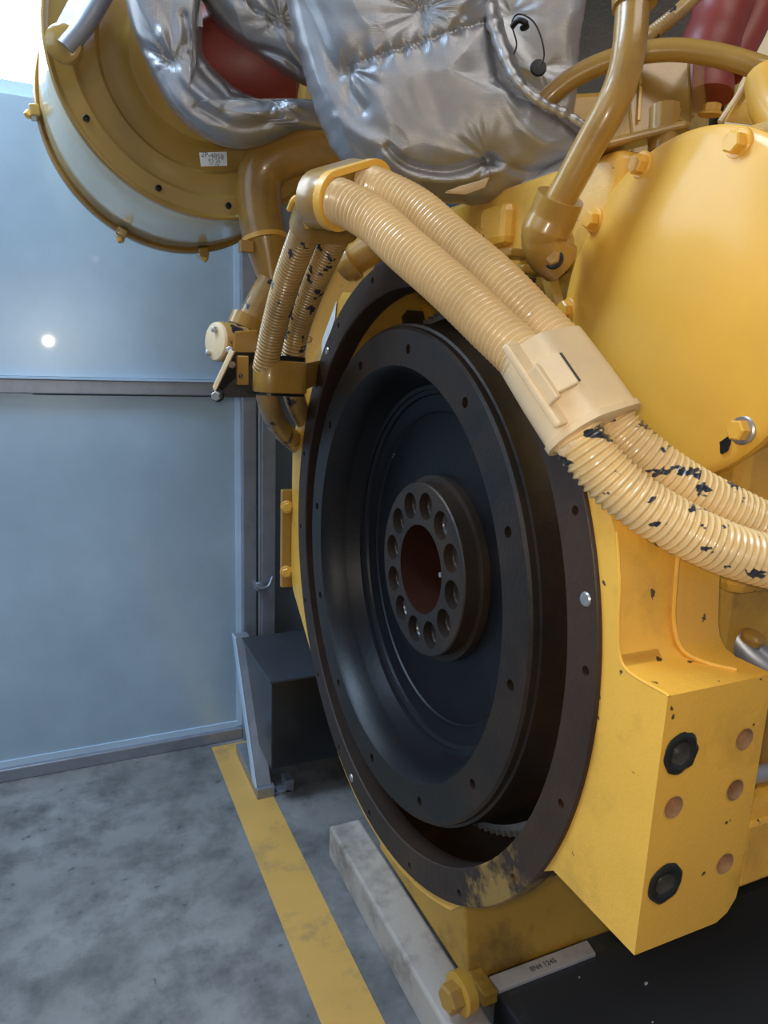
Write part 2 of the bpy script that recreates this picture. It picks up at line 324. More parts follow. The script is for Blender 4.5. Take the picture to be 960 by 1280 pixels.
for ang, wd_ in ((62, .022), (104, .03), (82, .012)):
    a = math.radians(ang); ca, sa = math.cos(a), math.sin(a); P = []
    for x in (.53, .56):
        for r_, d in ((.34, -wd_ / 2), (.34, wd_ / 2), (.424, wd_ / 2), (.424, -wd_ / 2)): P.append((x, CY + r_ * ca - d * sa, CZ + r_ * sa + d * ca))
    obj('inner_strut', hexa(P), M['dark_ring'], hs, smooth=False)
# cast body behind the flange, cut to (y, z) profile
def arc(c, r, a0, a1, n): return [(c[0] + r * math.cos(math.radians(a0 + (a1 - a0) * i / n)), c[1] + r * math.sin(math.radians(a0 + (a1 - a0) * i / n))) for i in range(n + 1)]
prof = [(.403, .6485), (.403, .890), (.425, .8935)] + [(.437, .897), (.445, .905), (.4495, .918), (.4515, .935)] + [(.456, .97), (.472, .985)]
prof += arc((CY, CZ), .437, 158, 66, 22) + arc((CY, CZ), .466, 60, 42, 5)
prof += [(1.335, 1.09), (1.375, 1.02), (1.398, .95), (1.40, .70), (1.385, .665)]
prof += arc((CY, CZ), .450, -31, -59, 4)[1:]
prof += arc((CY, CZ), .452, -65, -118, 14) + [(.64, .5), (.585, .56), (.52, .632), (.50, .648)]
body = drilled(prof, [], FX(.4345), .045, inner=circle2(CY, CZ, .430, 96))
# front (-y) face of the block is drilled separately as a facing plate
hbod = obj('housing_body', body, M['yellow'], hs, bevel=.0022, angle=35)
blk = [(.4015, .6482), (.4015, .893), (.425, .8933), (.4365, .8965), (.4445, .9045), (.449, .918), (.451, .935), (.4555, .97), (.4655, 1.01), (.485, 1.045)] + arc((CY, CZ), .436, 153, 206.5, 16) + [(.50, .6482)]
obj('block_casting', drilled(blk, [], FX(.4343), .1222), M['yellow'], hs, angle=35)
corner = [(.4343, .6482), (.533, .6482), (.546, .655), (.555, .668), (.5565, .68), (.5565, .893), (.4343, .893)]
pads = [((.457, .838), .0125, .02), ((.459, .713), .0125, .02), ((.457, .788), .0098, .012), ((.532, .836), .0098, .010), ((.530, .787), .0098, .010), ((.532, .712), .0098, .010)]
fc = obj('block_face', drilled(corner, [(circle2(c[0], c[1], r, 28), d) for c, r, d in pads], lambda u, v, w_: (u, .3865 + w_, v), .015), M['yellow'], hs, smooth=False, label='flat drilled face of the mounting block')
for (c, r, d) in pads[:2]:
    g = lathe([(0, .0105), (.0012, .0118), (.0022, .0155), (.001, .0185), (0, .0195)], (c[0], .386, c[1]), (0, -1, 0), 32)
    for v in g.verts:
        v.co += Vector((noise.noise(v.co * 120) * .002, 0, noise.noise(v.co * 120 + Vector((9, 9, 9))) * .002))
    bu = obj('bushing', g, M['grease'], hs, label='greasy black bushing')
    obj('bushing_bore', lathe([(0, .0118), (-.012, .0105), (-.012, 0)], (c[0], .386, c[1]), (0, -1, 0), 28), M['bore'], bu)
for (c, r, d) in pads[2:]:
    obj('threaded_hole', lathe([(.0002, r + .0006), (.0002, r - .0002), (-.0095, r - .0006), (-.0095, 0)], (c[0], .386, c[1]), (0, -1, 0), 28), M['pink'], hs)
# web with casting rib above the ledge
obj('casting_rib', sweep([(.492, .4485, 1.03), (.494, .4475, .96), (.497, .446, .925), (.503, .438, .902), (.516, .422, .8945), (.530, .402, .8940)], .0022, n=40, seg=8), M['yellow'], hs)
obj('edge_bead', sweep([(.4355, .464, 1.01), (.4352, .4535, .965), (.4350, .4505, .935), (.4350, .445, .907), (.4352, .432, .8945), (.4352, .390, .8935), (.4352, .3865, .8925)], .0016, n=44, seg=8), M['yellow_clean'], hs)
# stepped rear shell of the housing seen left of the flange
obj('rear_shell', lathe([(.478, .44), (.479, .475), (.52, .50), (.60, .545), (.61, .30)], FC, seg=60, a0=math.radians(8), a1=math.radians(70)), M['yellow'], hs, angle=30)
sp = obj('side_plate', box(.415, .52, 1.402, 1.416, .665, .875), M['ochre'], hs, smooth=False, bevel=.002)
for zz in (.70, .84): hexbolt(sp, (.425, 1.402, zz), (-.3, -1, 0), .010, .008, M['yellow'])
obj('shell_flare', hexa([(0.416,1.318,1.057), (0.451,1.300,1.048), (0.471,1.357,1.043), (0.434,1.376,1.052), (0.471,1.354,1.317), (0.550,1.254,1.331), (0.584,1.331,1.342), (0.492,1.414,1.324)]), M['yellow'], hs, smooth=False, bevel=.003)
obj('data_label', hexa([(0.432,1.223,1.175), (0.432,1.156,1.237), (0.432,1.161,1.209), (0.432,1.226,1.143), (0.434,1.228,1.175), (0.434,1.161,1.238), (0.434,1.166,1.210), (0.434,1.231,1.143)]), M['label'], hs, smooth=False, label='blank white data sticker')

# ------------------------------------------------------------ round gear cover
gc = thing('gear_cover', 'large smooth yellow round cover plate held by hex bolts, upper right', 'engine cover')
GY, GZ, GX = .600, 1.207, .600
obj('cover_plate', lathe([(-.010, 0), (-.0095, .05), (-.008, .10), (-.0055, .135), (-.003, .155), (-.0005, .17), (.001, .176), (.004, .1795), (.012, .180), (.012, .1)], (GX, GY, GZ), (1, 0, 0), 128), M['yellow_clean'], gc)
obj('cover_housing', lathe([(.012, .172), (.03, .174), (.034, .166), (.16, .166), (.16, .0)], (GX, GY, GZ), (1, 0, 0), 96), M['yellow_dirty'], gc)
for (yy, zz) in ((.534, 1.358), (.660, 1.365), (.730, 1.318), (.765, 1.217), (.735, 1.11), (.655, 1.047), (.486, 1.094), (.442, 1.24)):
    chip = (yy == .486)
    b = hexbolt(gc, (GX - .001, yy, zz), (-1, 0, 0), .0105, .011, M['yellow_clean'], True, M['steel'] if chip else M['yellow_clean'])
obj('lifting_lug', box(.585, .612, .385, .47, 1.345, 1.385), M['yellow_clean'], gc, smooth=False, bevel=.006)
def blob(name, parent, c, a, b, sx, m, seed, n=22):
    """thin irregular patch of bare metal lying in the x plane"""
    bm = bmesh.new(); lo = []; hi = []
    for i in range(n):
        t = 2 * PI * i / n; k = 1 + .45 * noise.noise(Vector((math.cos(t) * 1.5, math.sin(t) * 1.5, seed)))
        y, z = c[1] + a * k * math.cos(t), c[2] + b * k * math.sin(t); lo.append(bm.verts.new((c[0], y, z))); hi.append(bm.verts.new((c[0] - sx, y, z)))
    for i in range(n): bm.faces.new((lo[i], lo[(i + 1) % n], hi[(i + 1) % n], hi[i]))
    bm.faces.new(hi); return obj(name, bm, m, parent, smooth=False)
blob('paint_chip', gc, (GX - .0022, .503, 1.082), .007, .011, .0006, M['grease'], 3)

# ------------------------------------------------------------ engine block behind
eb = thing('engine_block', 'yellow painted engine body filling the space behind the hoses and flywheel housing', 'engine')
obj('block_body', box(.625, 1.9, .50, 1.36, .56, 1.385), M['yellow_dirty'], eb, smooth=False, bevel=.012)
obj('lower_case', box(.60, 1.9, .475, 1.30, .655, .80), M['ochre'], eb, smooth=False, bevel=.01)
obj('head_casting', box(.60, 1.2, .70, 1.30, 1.27, 1.395), M['yellow'], eb, bevel=.014, angle=180)
obj('boss', box(.582, .64, .900, .975, 1.31, 1.368), M['yellow'], eb, smooth=False, bevel=.012)
obj('boss', box(.57, .64, 1.03, 1.09, 1.29, 1.36), M['yellow'], eb, bevel=.014, angle=180)
obj('rib', box(.592, .62, .80, .82, 1.30, 1.38), M['yellow'], eb, smooth=False, bevel=.006)
for (yy, zz) in ((.865, 1.292), (.835, 1.268)):
    obj('tab', box(.560, .60, yy - .018, yy + .018, zz - .005, zz + .006), M['ochre'], eb, smooth=False, bevel=.003)
obj('rib', hexa([(.585, .80, 1.27), (.60, .80, 1.27), (.60, .745, 1.17), (.585, .745, 1.17), (.585, .815, 1.27), (.60, .815, 1.27), (.60, .76, 1.17), (.585, .76, 1.17)]), M['ochre'], eb, smooth=False)
obj('inspection_door', box(.60, .70, .468, .4995, .93, 1.01), M['yellow'], eb, smooth=False, bevel=.012)
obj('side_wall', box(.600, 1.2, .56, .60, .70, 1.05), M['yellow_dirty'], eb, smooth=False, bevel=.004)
obj('gusset', hexa([(.575, .40, .66), (.70, .40, .66), (.70, .47, .66), (.575, .47, .66), (.575, .40, .73), (.70, .40, .73), (.70, .47, .73), (.575, .47, .73)]), M['yellow'], eb, smooth=False, bevel=.004)
# upper right castings
obj('front_panel', hexa([(0.735,0.829,1.419), (0.813,0.798,1.438), (0.854,0.839,1.453), (0.772,0.872,1.433), (0.734,0.862,1.554), (0.814,0.827,1.564), (0.855,0.869,1.585), (0.771,0.906,1.575)]), M['ochre'], eb, smooth=False, bevel=.004)
obj('raised_bead', sweep([(0.749,0.845,1.535), (0.743,0.834,1.476)], .0022, n=6, seg=8, smooth=1), M['yellow'], eb)
obj('side_panel', hexa([(0.783,0.777,1.434), (0.932,0.895,1.510), (0.951,0.910,1.517), (0.825,0.816,1.444), (0.793,0.800,1.551), (0.940,0.916,1.616), (0.960,0.933,1.627), (0.837,0.842,1.575)]), M['drum'], eb, smooth=False, bevel=.002)
obj('bracket_arm', hexa([(0.570,0.717,1.387), (0.675,0.676,1.418), (0.714,0.705,1.424), (0.601,0.749,1.389), (0.570,0.720,1.397), (0.674,0.679,1.428), (0.714,0.708,1.438), (0.602,0.751,1.402)]), M['ochre'], eb, smooth=False, bevel=.004)
obj('bracket_post', lathe([(0, .017), (.05, .017)], (0.663,0.699,1.396), (0, .1, 1), 28), M['ochre'], eb)
hexbolt(eb, (0.670,0.704,1.431), (0, -.1, 1), .013, .012, M['ochre'])
hexbolt(eb, (0.836,0.800,1.489), (0, -.1, 1), .012, .012, M['yellow'])
obj('side_bracket', hexa([(0.712,0.661,1.426), (0.752,0.618,1.415), (0.855,0.691,1.448), (0.787,0.723,1.454), (0.741,0.659,1.474), (0.755,0.631,1.479), (0.859,0.706,1.521), (0.817,0.722,1.506)]), M['yellow_dirty'], eb, smooth=False, bevel=.002)
obj('bracket_edge', sweep([(0.738,0.655,1.475), (0.704,0.659,1.424)], .003, n=5, seg=8, smooth=1), M['clamp'], eb)  # cream bead stands in for light catching the bracket's left edge
obj('bracket_top', hexa([(0.721,0.643,1.461), (0.744,0.611,1.468), (0.840,0.690,1.509), (0.795,0.706,1.492), (0.722,0.645,1.471), (0.745,0.615,1.483), (0.841,0.693,1.526), (0.796,0.709,1.503)]), M['yellow_clean'], eb, smooth=False, bevel=.003)
obj('manifold_side', hexa([(0.768,1.022,1.439), (0.880,0.974,1.457), (0.949,1.049,1.480), (0.828,1.101,1.462), (0.787,1.045,1.575), (0.888,1.001,1.586), (0.957,1.079,1.620), (0.848,1.126,1.608)]), M['yellow_dirty'], eb, smooth=False, bevel=.006)
obj('side_lug', sweep([(0.722,0.619,1.459), (0.708,0.596,1.426), (0.703,0.568,1.395)], .022, n=14, seg=20), M['yellow_clean'], eb)
obj('rear_casting', hexa([(1.051,1.008,1.505), (1.217,0.936,1.525), (1.363,1.049,1.570), (1.177,1.129,1.547), (1.154,1.020,1.753), (1.268,0.971,1.771), (1.421,1.088,1.846), (1.292,1.142,1.825)]), M['drum'], eb, smooth=False, bevel=.01)
obj('dark_backing', hexa([(0.848,1.125,1.368), (1.323,0.911,1.387), (1.526,1.051,1.424), (0.979,1.298,1.402), (0.876,1.233,1.877), (1.351,1.019,1.896), (1.559,1.176,2.011), (1.011,1.423,1.989)]), M['dark'], eb, smooth=False)  # dark block added so the space behind the tall tube reads dark

rh = thing('red_bellows', 'red rubber bellows hose standing behind the curved yellow tube, upper right', 'hose')
obj('bellows', sweep([(0.981,0.933,1.763), (0.959,0.923,1.678), (0.933,0.917,1.606), (0.928,0.907,1.552)], .045, n=60, seg=28, rfun=lambda s, t: .043 + .0015 * math.cos(s * 90)), M['red'], rh)
obj('bellows_fold', sweep([(1.046,0.923,1.752), (1.017,0.918,1.677), (0.978,0.919,1.603)], .03, n=20, seg=20), M['red'], rh)
rd = tag(obj('round_plate', lathe([(0, 0), (0, .085), (.006, .092), (.07, .092), (.07, 0)], (0.746,1.067,1.778), (-.35, -.86, .1), 48), M['red']), 'dark red round plate poking down between blanket flap and top pipe', 'plate')
rt = tag(obj('turbocharger', lathe([(-.1, 0), (-.09, .06), (-.04, .085), (.04, .085), (.09, .06), (.1, 0)], (0.312,1.308,1.617), (1, -.3, 0), 40), M['red']), 'dull red turbocharger showing through the gap between two silver blankets', 'turbocharger')

# ------------------------------------------------------------ corrugated hoses
G = 'corrugated cable hoses looping over the flywheel'
PA = [(0.280,0.771,1.311), (0.288,0.755,1.306), (0.309,0.721,1.286), (0.325,0.681,1.256), (0.348,0.631,1.219), (0.368,0.584,1.182), (0.383,0.547,1.153), (0.397,0.520,1.123)]
PA2 = [(0.397,0.520,1.123), (0.409,0.495,1.089), (0.427,0.477,1.060), (0.450,0.459,1.037), (0.484,0.441,1.016), (0.527,0.422,0.997), (0.578,0.404,0.984), (0.645,0.393,0.972)]
PB = [(0.327,0.795,1.335), (0.336,0.771,1.326), (0.361,0.732,1.304), (0.382,0.686,1.268), (0.402,0.634,1.230), (0.422,0.593,1.192), (0.436,0.559,1.161), (0.449,0.531,1.125)]
PB2 = [(0.449,0.531,1.125), (0.464,0.507,1.091), (0.491,0.488,1.064), (0.523,0.471,1.042), (0.561,0.455,1.023), (0.605,0.435,1.003), (0.676,0.414,0.978)]
h1 = thing('corrugated_hose', 'cream corrugated hose nearest the viewer, arching from bracket to lower right', 'hose', G)
obj('hose_run', corrugated(PA, .0233, .0057, .0032), M['hose'], h1); obj('hose_run', corrugated(PA2, .0238, .0064, .0028), M['hose_chip'], h1, label='scuffed chipped run below the clamp')
h2 = thing('corrugated_hose', 'cream corrugated hose running behind its twin, beside the round cover', 'hose', G)
obj('hose_run', corrugated(PB, .0233, .0057, .0032), M['hose'], h2); obj('hose_run', corrugated(PB2, .0234, .0064, .0028), M['hose_chip'], h2, label='scuffed run below the clamp')
h3 = thing('corrugated_hose', 'left of two worn ochre hoses dropping from bracket to lower clamp, with black scuffs', 'hose', G)
obj('hose_run', corrugated([(0.316,0.944,1.326), (0.319,0.993,1.301), (0.319,1.061,1.254), (0.320,1.134,1.188), (0.317,1.176,1.122)], .0208, .0064, .0022), M['hose_worn'], h3)
obj('smooth_tail', sweep([(0.318,1.176,1.122), (0.333,1.213,1.070), (0.378,1.304,1.017), (0.445,1.397,0.969)], .0195, n=30, seg=24), M['hose_worn'], h3)
h4 = thing('corrugated_hose', 'right of two worn ochre hoses dropping from bracket to lower clamp', 'hose', G)
obj('hose_run', corrugated([(0.362,0.965,1.317), (0.364,1.015,1.291), (0.366,1.093,1.244), (0.367,1.159,1.191), (0.368,1.200,1.128)], .0205, .0064, .0022), M['hose_worn'], h4)
obj('smooth_tail', sweep([(0.368,1.188,1.128), (0.392,1.254,1.075), (0.447,1.363,1.022), (0.501,1.441,0.981)], .019, n=30, seg=24), M['hose_worn'], h4)

def loft(sections, caps=True):
    bm = bmesh.new(); R = [[bm.verts.new(p) for p in s] for s in sections]; n = len(R[0])
    for a, b in zip(R, R[1:]):
        for i in range(n): bm.faces.new((a[i], a[(i + 1) % n], b[(i + 1) % n], b[i]))
    if caps: bm.faces.new(R[0][::-1]); bm.faces.new(R[-1])
    return bm
def stadium(c, A, B, hw, r, n=10):
    """flat-sided oval in plane (A,B): half width hw along A plus radius r"""
    c = Vector(c); out = []
    for s, a0 in ((1, -90), (-1, 90)):
        for i in range(n + 1):
            t = math.radians(a0 + 180 * i / n); out.append(c + A * (s * hw + r * math.cos(t)) + B * (r * math.sin(t)))
    return out
# centre clamp
cl = thing('hose_clamp', 'wide cream moulded clamp with a square latch gripping both hoses in the middle', 'clamp')
a_top = (Vector((0.380,0.548,1.158)) + Vector((0.434,0.563,1.166))) / 2; a_bot = (Vector((0.406,0.498,1.093)) + Vector((0.461,0.511,1.099))) / 2
ax = (a_bot - a_top).normalized(); sidev = (Vector((0.449,0.531,1.125)) - Vector((0.397,0.520,1.123))); sidev = (sidev - ax * sidev.dot(ax)).normalized(); nrm = ax.cross(sidev).normalized()
if nrm.y > 0: nrm = -nrm
secs = []
for t, hw, r in ((-.002, .018, .0265), (.0, .0185, .0285), (.006, .019, .0300), (.5, .0215, .0305), (.992, .0235, .0300), (1.0, .023, .0285), (1.0, .022, .0255)):
    secs.append(stadium(a_top.lerp(a_bot, t), sidev, nrm, hw, r, 12))
obj('clamp_shell', loft(secs), M['clamp'], cl, angle=50)
obj('end_lip', loft([stadium(a_bot + ax * t, sidev, nrm, .0225, r, 12) for t, r in ((-.004, .030), (-.003, .0325), (.003, .0325), (.004, .030), (.004, .024))]), M['clamp'], cl)
def cbox(c, ex, ey, ez, hx, hy, hz): 
    c = Vector(c); return hexa([c + ex * (sx * hx) + ey * (sy * hy) + ez * (sz * hz) for sz in (-1, 1) for sx, sy in ((-1, -1), (1, -1), (1, 1), (-1, 1))])
mid = a_top.lerp(a_bot, .45); L2 = (a_bot - a_top).length / 2
obj('latch_flange', cbox(mid - sidev * .053 + nrm * .012, ax, sidev, nrm, L2 * .98, .009, .0035), M['clamp'], cl, smooth=False, bevel=.0022)
lb = obj('latch', cbox(mid - sidev * .040 + nrm * .0245 + ax * .002, ax, (sidev + nrm * .45).normalized(), (nrm - sidev * .45).normalized(), .0165, .0115, .0055), M['clamp'], cl, smooth=False, bevel=.0015)
obj('latch_rib', cbox(mid - sidev * .0555 + nrm * .020 + ax * .006, ax, sidev, nrm, .017, .003, .006), M['clamp'], cl, smooth=False, bevel=.0012)
obj('latch_slot', cbox(mid - sidev * .0262 + nrm * .0292 + ax * .001, ax, (sidev + nrm * .35).normalized(), (nrm - sidev * .35).normalized(), .015, .0018, .0022), M['grease'], cl, smooth=False)
obj('foot_lug', cbox(a_bot - sidev * .036 - nrm * .002 + ax * .004, ax, sidev, nrm, .012, .013, .012), M['clamp'], cl, smooth=False, bevel=.006)
hexbolt(cl, a_bot - sidev * .033 + nrm * .010 + ax * .008, (nrm + ax * .6), .0055, .004, M['grease'], False)
obj('rear_lug', cbox(a_bot + sidev * .054 - nrm * .012 - ax * .012, ax, sidev, nrm, .02, .008, .008), M['clamp'], cl, smooth=False, bevel=.004)
hexbolt(cl, a_bot + sidev * .058 - nrm * .002 - ax * .026, nrm, .007, .008, M['clamp'], True)

# upper hose bracket: oval flange plus elbow body
ub = thing('hose_elbow', 'yellow oval collar and elbow fitting joining the four hoses at top of the loop', 'fitting')
ca_, cb_ = Vector((0.284,0.769,1.310)), Vector((0.335,0.790,1.332))
ex_ = (cb_ - ca_).normalized(); nd = (Vector(PA[2]) - Vector(PA[0])).normalized(); nd = (nd - ex_ * nd.dot(ex_)).normalized(); ez_ = nd.cross(ex_)
nd2 = (nd * .6 + Vector((-.35, -.7, 0)) * .5).normalized(); nd2 = (nd2 - ex_ * nd2.dot(ex_)).normalized(); ez2 = nd2.cross(ex_)
cc = (ca_ + cb_) / 2 ; hw_ = (cb_ - ca_).length / 2
def uv(c): return lambda u, v, w_: c + ex_ * u + ez2 * v - nd2 * w_
def stad2(hw, r, n=14):
    o = []
    for s, a0 in ((1, -90), (-1, 90)):
        for i in range(n + 1):
            t = math.radians(a0 + 180 * i / n); o.append((s * hw + r * math.cos(t), r * math.sin(t)))
    return o
obj('oval_flange', drilled(stad2(hw_, .0305), [], uv(cc + nd2 * .006), .010, inner=stad2(hw_, .0235)), M['yellow'], ub, bevel=.0015)
cd = (Vector((0.318,0.943,1.327)) + Vector((0.362,0.965,1.317))) / 2; dd = (Vector((0.367,1.014,1.291)) - Vector((0.362,0.965,1.317))).normalized(); e3 = (Vector((0.362,0.965,1.317)) - Vector((0.318,0.943,1.327))); e3 = (e3 - dd * e3.dot(dd)).normalized(); e4 = dd.cross(e3)
S0 = stadium(cc - nd2 * .004, ex_, ez2, hw_, .028, 12); S2 = stadium(cd + dd * .012, e3, e4, .022, .026, 12)
S1a = stadium(cc - nd2 * .03, ex_, ez2, hw_, .030, 12)
best = min(((sum((S0[i] - (S2[::d][(i + k) % len(S2)])).length for i in range(len(S0))), d, k) for d in (1, -1) for k in range(len(S2))))
S2 = [S2[::best[1]][(i + best[2]) % len(S2)] for i in range(len(S2))]
S3 = [p - dd * .035 for p in S2]
obj('elbow_body', loft([S0, S1a] + [[a.lerp(b, t) for a, b in zip(S1a, S3)] for t in (.33, .66)] + [S3, S2]), M['ochre'], ub, angle=50)
for (p, q_) in (((0.271,0.862,1.323), (0.288,0.844,1.325)), ((0.279,0.867,1.311), (0.287,0.872,1.299)), ((0.268,0.885,1.318), (0.280,0.872,1.331))):
    p, q_ = Vector(p), Vector(q_); md = (p + q_) / 2 - fwd * .012
    obj('latch_loop', sweep([p, md, q_], .0035, n=12, seg=10), M['yellow_clean'], ub)
obj('latch_screw', lathe([(0, 0), (0, .006), (-.006, .006)], (0.277,0.844,1.305), (.4, .9, 0), 16), M['steel'], ub)

# lower hose clamp
lc = thing('hose_clamp', 'ochre rounded clamp holding two hoses against the left edge of the dark flange', 'clamp')
c0 = (Vector((0.318,1.174,1.112)) + Vector((0.373,1.193,1.110))) / 2; e1 = (Vector((0.373,1.193,1.110)) - Vector((0.318,1.174,1.112))).normalized(); e2 = Vector((0, 0, 1)); e2 = (e2 - e1 * e2.dot(e1)).normalized(); e5 = e1.cross(e2)
obj('clamp_band', loft([stadium(c0 + e2 * t, e1, e5, .022, r, 12) for t, r in ((.027, .022), (.026, .0255), (.023, .027), (-.023, .027), (-.026, .0255), (-.027, .021))]), M['ochre'], lc, angle=50)
obj('black_liner', loft([stadium(c0 + e2 * t, e1, e5, .0215, r, 12) for t, r in ((.034, .020), (.034, .0235), (-.031, .0235), (-.031, .02))]), M['grease'], lc)
obj('mounting_strap', hexa([(0.380,1.173,1.133), (0.434,1.239,1.140), (0.444,1.257,1.140), (0.395,1.210,1.133), (0.378,1.163,1.090), (0.422,1.235,1.095), (0.433,1.251,1.095), (0.393,1.201,1.088)]), M['ochre'], lc, smooth=False, bevel=.003)
obj('side_tab', cbox((0.288,1.211,1.119), Vector((1, 0, 0)), Vector((0, 1, 0)), Vector((0, 0, 1)), .010, .006, .024), M['ochre'], lc, smooth=False, bevel=.002)
hexbolt(lc, (0.283,1.201,1.110), (-.2, -1, 0), .004, .003, M['grease'], False)
hexbolt(lc, (0.415,1.245,1.175), (-.6, -.8, 0), .007, .005, M['ochre'], False)

# sensor with bracket
sn = thing('pressure_sensor', 'small tan cylinder with two end screws at the far left of the engine', 'sensor')
sd = Vector((-.93, -.34, .05)).normalized(); sc_ = Vector((0.275,1.273,1.164))
obj('sensor_body', lathe([(-.035, 0), (-.035, .030), (-.012, .030), (-.010, .034), (.014, .034), (.018, .033), (.018, 0)], sc_ - fwd * 0, sd, 36), M['hose_worn'], sn)
obj('sensor_cap', lathe([(.018, 0), (.018, .033), (.0225, .0315), (.024, .028), (.024, 0)], sc_, sd, 36), M['clamp'], sn)
A_, B_, _ = frame(sd)
for (u, v) in ((.006, .019), (-.012, -.020)):
    obj('end_screw', lathe([(.022, 0), (.022, .005), (.031, .005), (.032, .003), (.032, 0)], sc_ + B_ * v + A_ * u, sd, 14), M['steel'], sn)
bk = thing('sensor_bracket', 'bent tan plate bracket under the small sensor with two bright bolts', 'bracket')
obj('bracket_plate', hexa([(0.280,1.231,1.182), (0.326,1.256,1.188), (0.331,1.276,1.188), (0.284,1.251,1.183), (0.275,1.224,1.148), (0.323,1.246,1.142), (0.328,1.266,1.142), (0.280,1.245,1.148)]), M['ochre'], bk, smooth=False, bevel=.003)
obj('slanted_arm', hexa([(0.229,1.165,1.093), (0.233,1.162,1.085), (0.247,1.222,1.082), (0.243,1.225,1.090), (0.258,1.166,1.153), (0.264,1.162,1.149), (0.280,1.222,1.149), (0.274,1.226,1.154)]), M['clamp'], bk, smooth=False, bevel=.0015)
obj('gusset_plate', hexa([(0.241,1.211,1.074), (0.324,1.207,1.075), (0.328,1.222,1.074), (0.244,1.226,1.073), (0.274,1.214,1.148), (0.328,1.223,1.150), (0.332,1.238,1.150), (0.278,1.229,1.148)]), M['grease'], bk, smooth=False)
hexbolt(bk, (0.261,1.176,1.151), (-.5, -.85, .1), .006, .006, M['steel'], False)
hexbolt(bk, (0.267,1.190,1.128), (-.5, -.85, .1), .006, .006, M['steel'], False)
hexbolt(bk, (0.238,1.169,1.080), (-.5, -.85, -.1), .008, .010, M['steel'], True, M['black'])

# ------------------------------------------------------------ pipes
ep = thing('elbow_pipe', 'thick brown-yellow bent pipe passing under the silver blankets', 'pipe')
obj('pipe', sweep([(0.521,1.222,1.522), (0.466,1.268,1.511), (0.416,1.311,1.501), (0.373,1.338,1.482), (0.354,1.350,1.451), (0.354,1.350,1.403), (0.363,1.344,1.348)], .0405, n=60, seg=36), M['ochre'], ep)
obj('taper', sweep([(0.363,1.344,1.348), (0.371,1.339,1.293), (0.377,1.332,1.230)], .04, n=16, seg=32, rfun=lambda s, t: .039 - .018 * min(1, t * 1.4)), M['ochre'], ep)
obj('pipe_band', sweep([(0.362,1.345,1.351), (0.363,1.343,1.343)], .0425, n=5, seg=36, smooth=1), M['yellow'], ep)
obj('band_lug', cbox((0.323,1.325,1.331), Vector((1, 0, 0)), Vector((0, 1, 0)), Vector((0, 0, 1)), .012, .01, .010), M['ochre'], ep, smooth=False, bevel=.002)
tp = thing('coolant_pipe', 'pale tan pipe running down behind the worn hoses above the sensor', 'pipe')
obj('pipe', sweep([(0.367,1.325,1.275), (0.341,1.326,1.228), (0.323,1.325,1.189), (0.311,1.324,1.160)], .023, n=24, seg=28), M['hose_worn'], tp)
obj('collar', sweep([(0.323,1.319,1.212), (0.314,1.318,1.191)], .0275, n=5, seg=28, smooth=1), M['ochre'], tp)
bp_ = thing('breather_pipe', 'bent yellow tube coming down from the top edge into a flanged fitting', 'pipe')
obj('tube', sweep([(0.571,0.670,1.567), (0.565,0.661,1.518), (0.558,0.652,1.470), (0.554,0.653,1.439), (0.547,0.660,1.412), (0.541,0.679,1.382), (0.535,0.701,1.347), (0.532,0.715,1.327)], .0172, n=90, seg=32), M['ochre'], bp_)
obj('top_collar', sweep([(0.566,0.661,1.522), (0.566,0.659,1.513)], .0225, n=5, seg=28, smooth=1), M['ochre'], bp_)
fit = obj('flanged_fitting', sweep([(0.535,0.715,1.335), (0.535,0.728,1.314), (0.531,0.736,1.295), (0.540,0.739,1.279), (0.560,0.739,1.268)], .026, n=50, seg=32, rfun=lambda s, t: (.0275 if t < .50 else (.0265 if t < .55 else .0255))), M['ochre'], bp_)
obj('flange_ear', hexa([(0.533,0.740,1.266), (0.552,0.727,1.251), (0.572,0.747,1.254), (0.552,0.759,1.267), (0.556,0.742,1.320), (0.568,0.730,1.293), (0.589,0.750,1.299), (0.576,0.762,1.327)]), M['ochre'], bp_, smooth=False, bevel=.006)
hexbolt(bp_, (0.537,0.721,1.268), (-.75, -.65, .1), .0085, .008, M['ochre'], True, M['black'])
cv = tag(obj('curved_pipe', sweep([(0.642,0.933,1.486), (0.649,0.913,1.511), (0.677,0.884,1.537), (0.718,0.847,1.554), (0.760,0.805,1.556), (0.800,0.761,1.542), (0.836,0.716,1.518), (0.890,0.687,1.499)], .0138, n=80, seg=24), M['ochre']), 'thin ochre pipe curving across the upper right behind the tall tube', 'pipe')
th = tag(obj('braided_hose', sweep([(0.749,0.917,1.577), (0.792,0.903,1.605), (0.833,0.892,1.638), (0.877,0.882,1.682), (0.902,0.878,1.712)], .0105, n=90, seg=16, rfun=lambda s, t: .0105 + .0006 * math.cos(s * 1300)), M['hose_worn']), 'thin ribbed tan hose slanting up to the top edge, upper right', 'hose')
sb = tag(obj('stub_pipe', join(sweep([(0.422,1.099,1.283), (0.440,1.072,1.302), (0.464,1.044,1.321)], .024, n=20, seg=28), lathe([(0, 0), (0, .027), (.012, .027), (.012, 0)], (0.419,1.078,1.284), (.5, -.4, .4), 28)), M['ochre']), 'short shiny ochre pipe stub just above the dark flange behind the hoses', 'pipe')
gp = thing('oil_pipe', 'grey-brown pipe with a cap behind the upper ledge of the mounting block', 'pipe')
obj('pipe', sweep([(0.663,0.537,0.904), (0.663,0.519,0.875), (0.667,0.502,0.857), (0.679,0.481,0.842), (0.702,0.456,0.828)], .0175, n=30, seg=24), M['galv'], gp)
obj('cap', lathe([(0, .012), (.006, .012), (.009, .007), (.009, 0)], (0.662,0.490,0.870), (-.1, -.4, 1), 20), M['ochre'], gp)
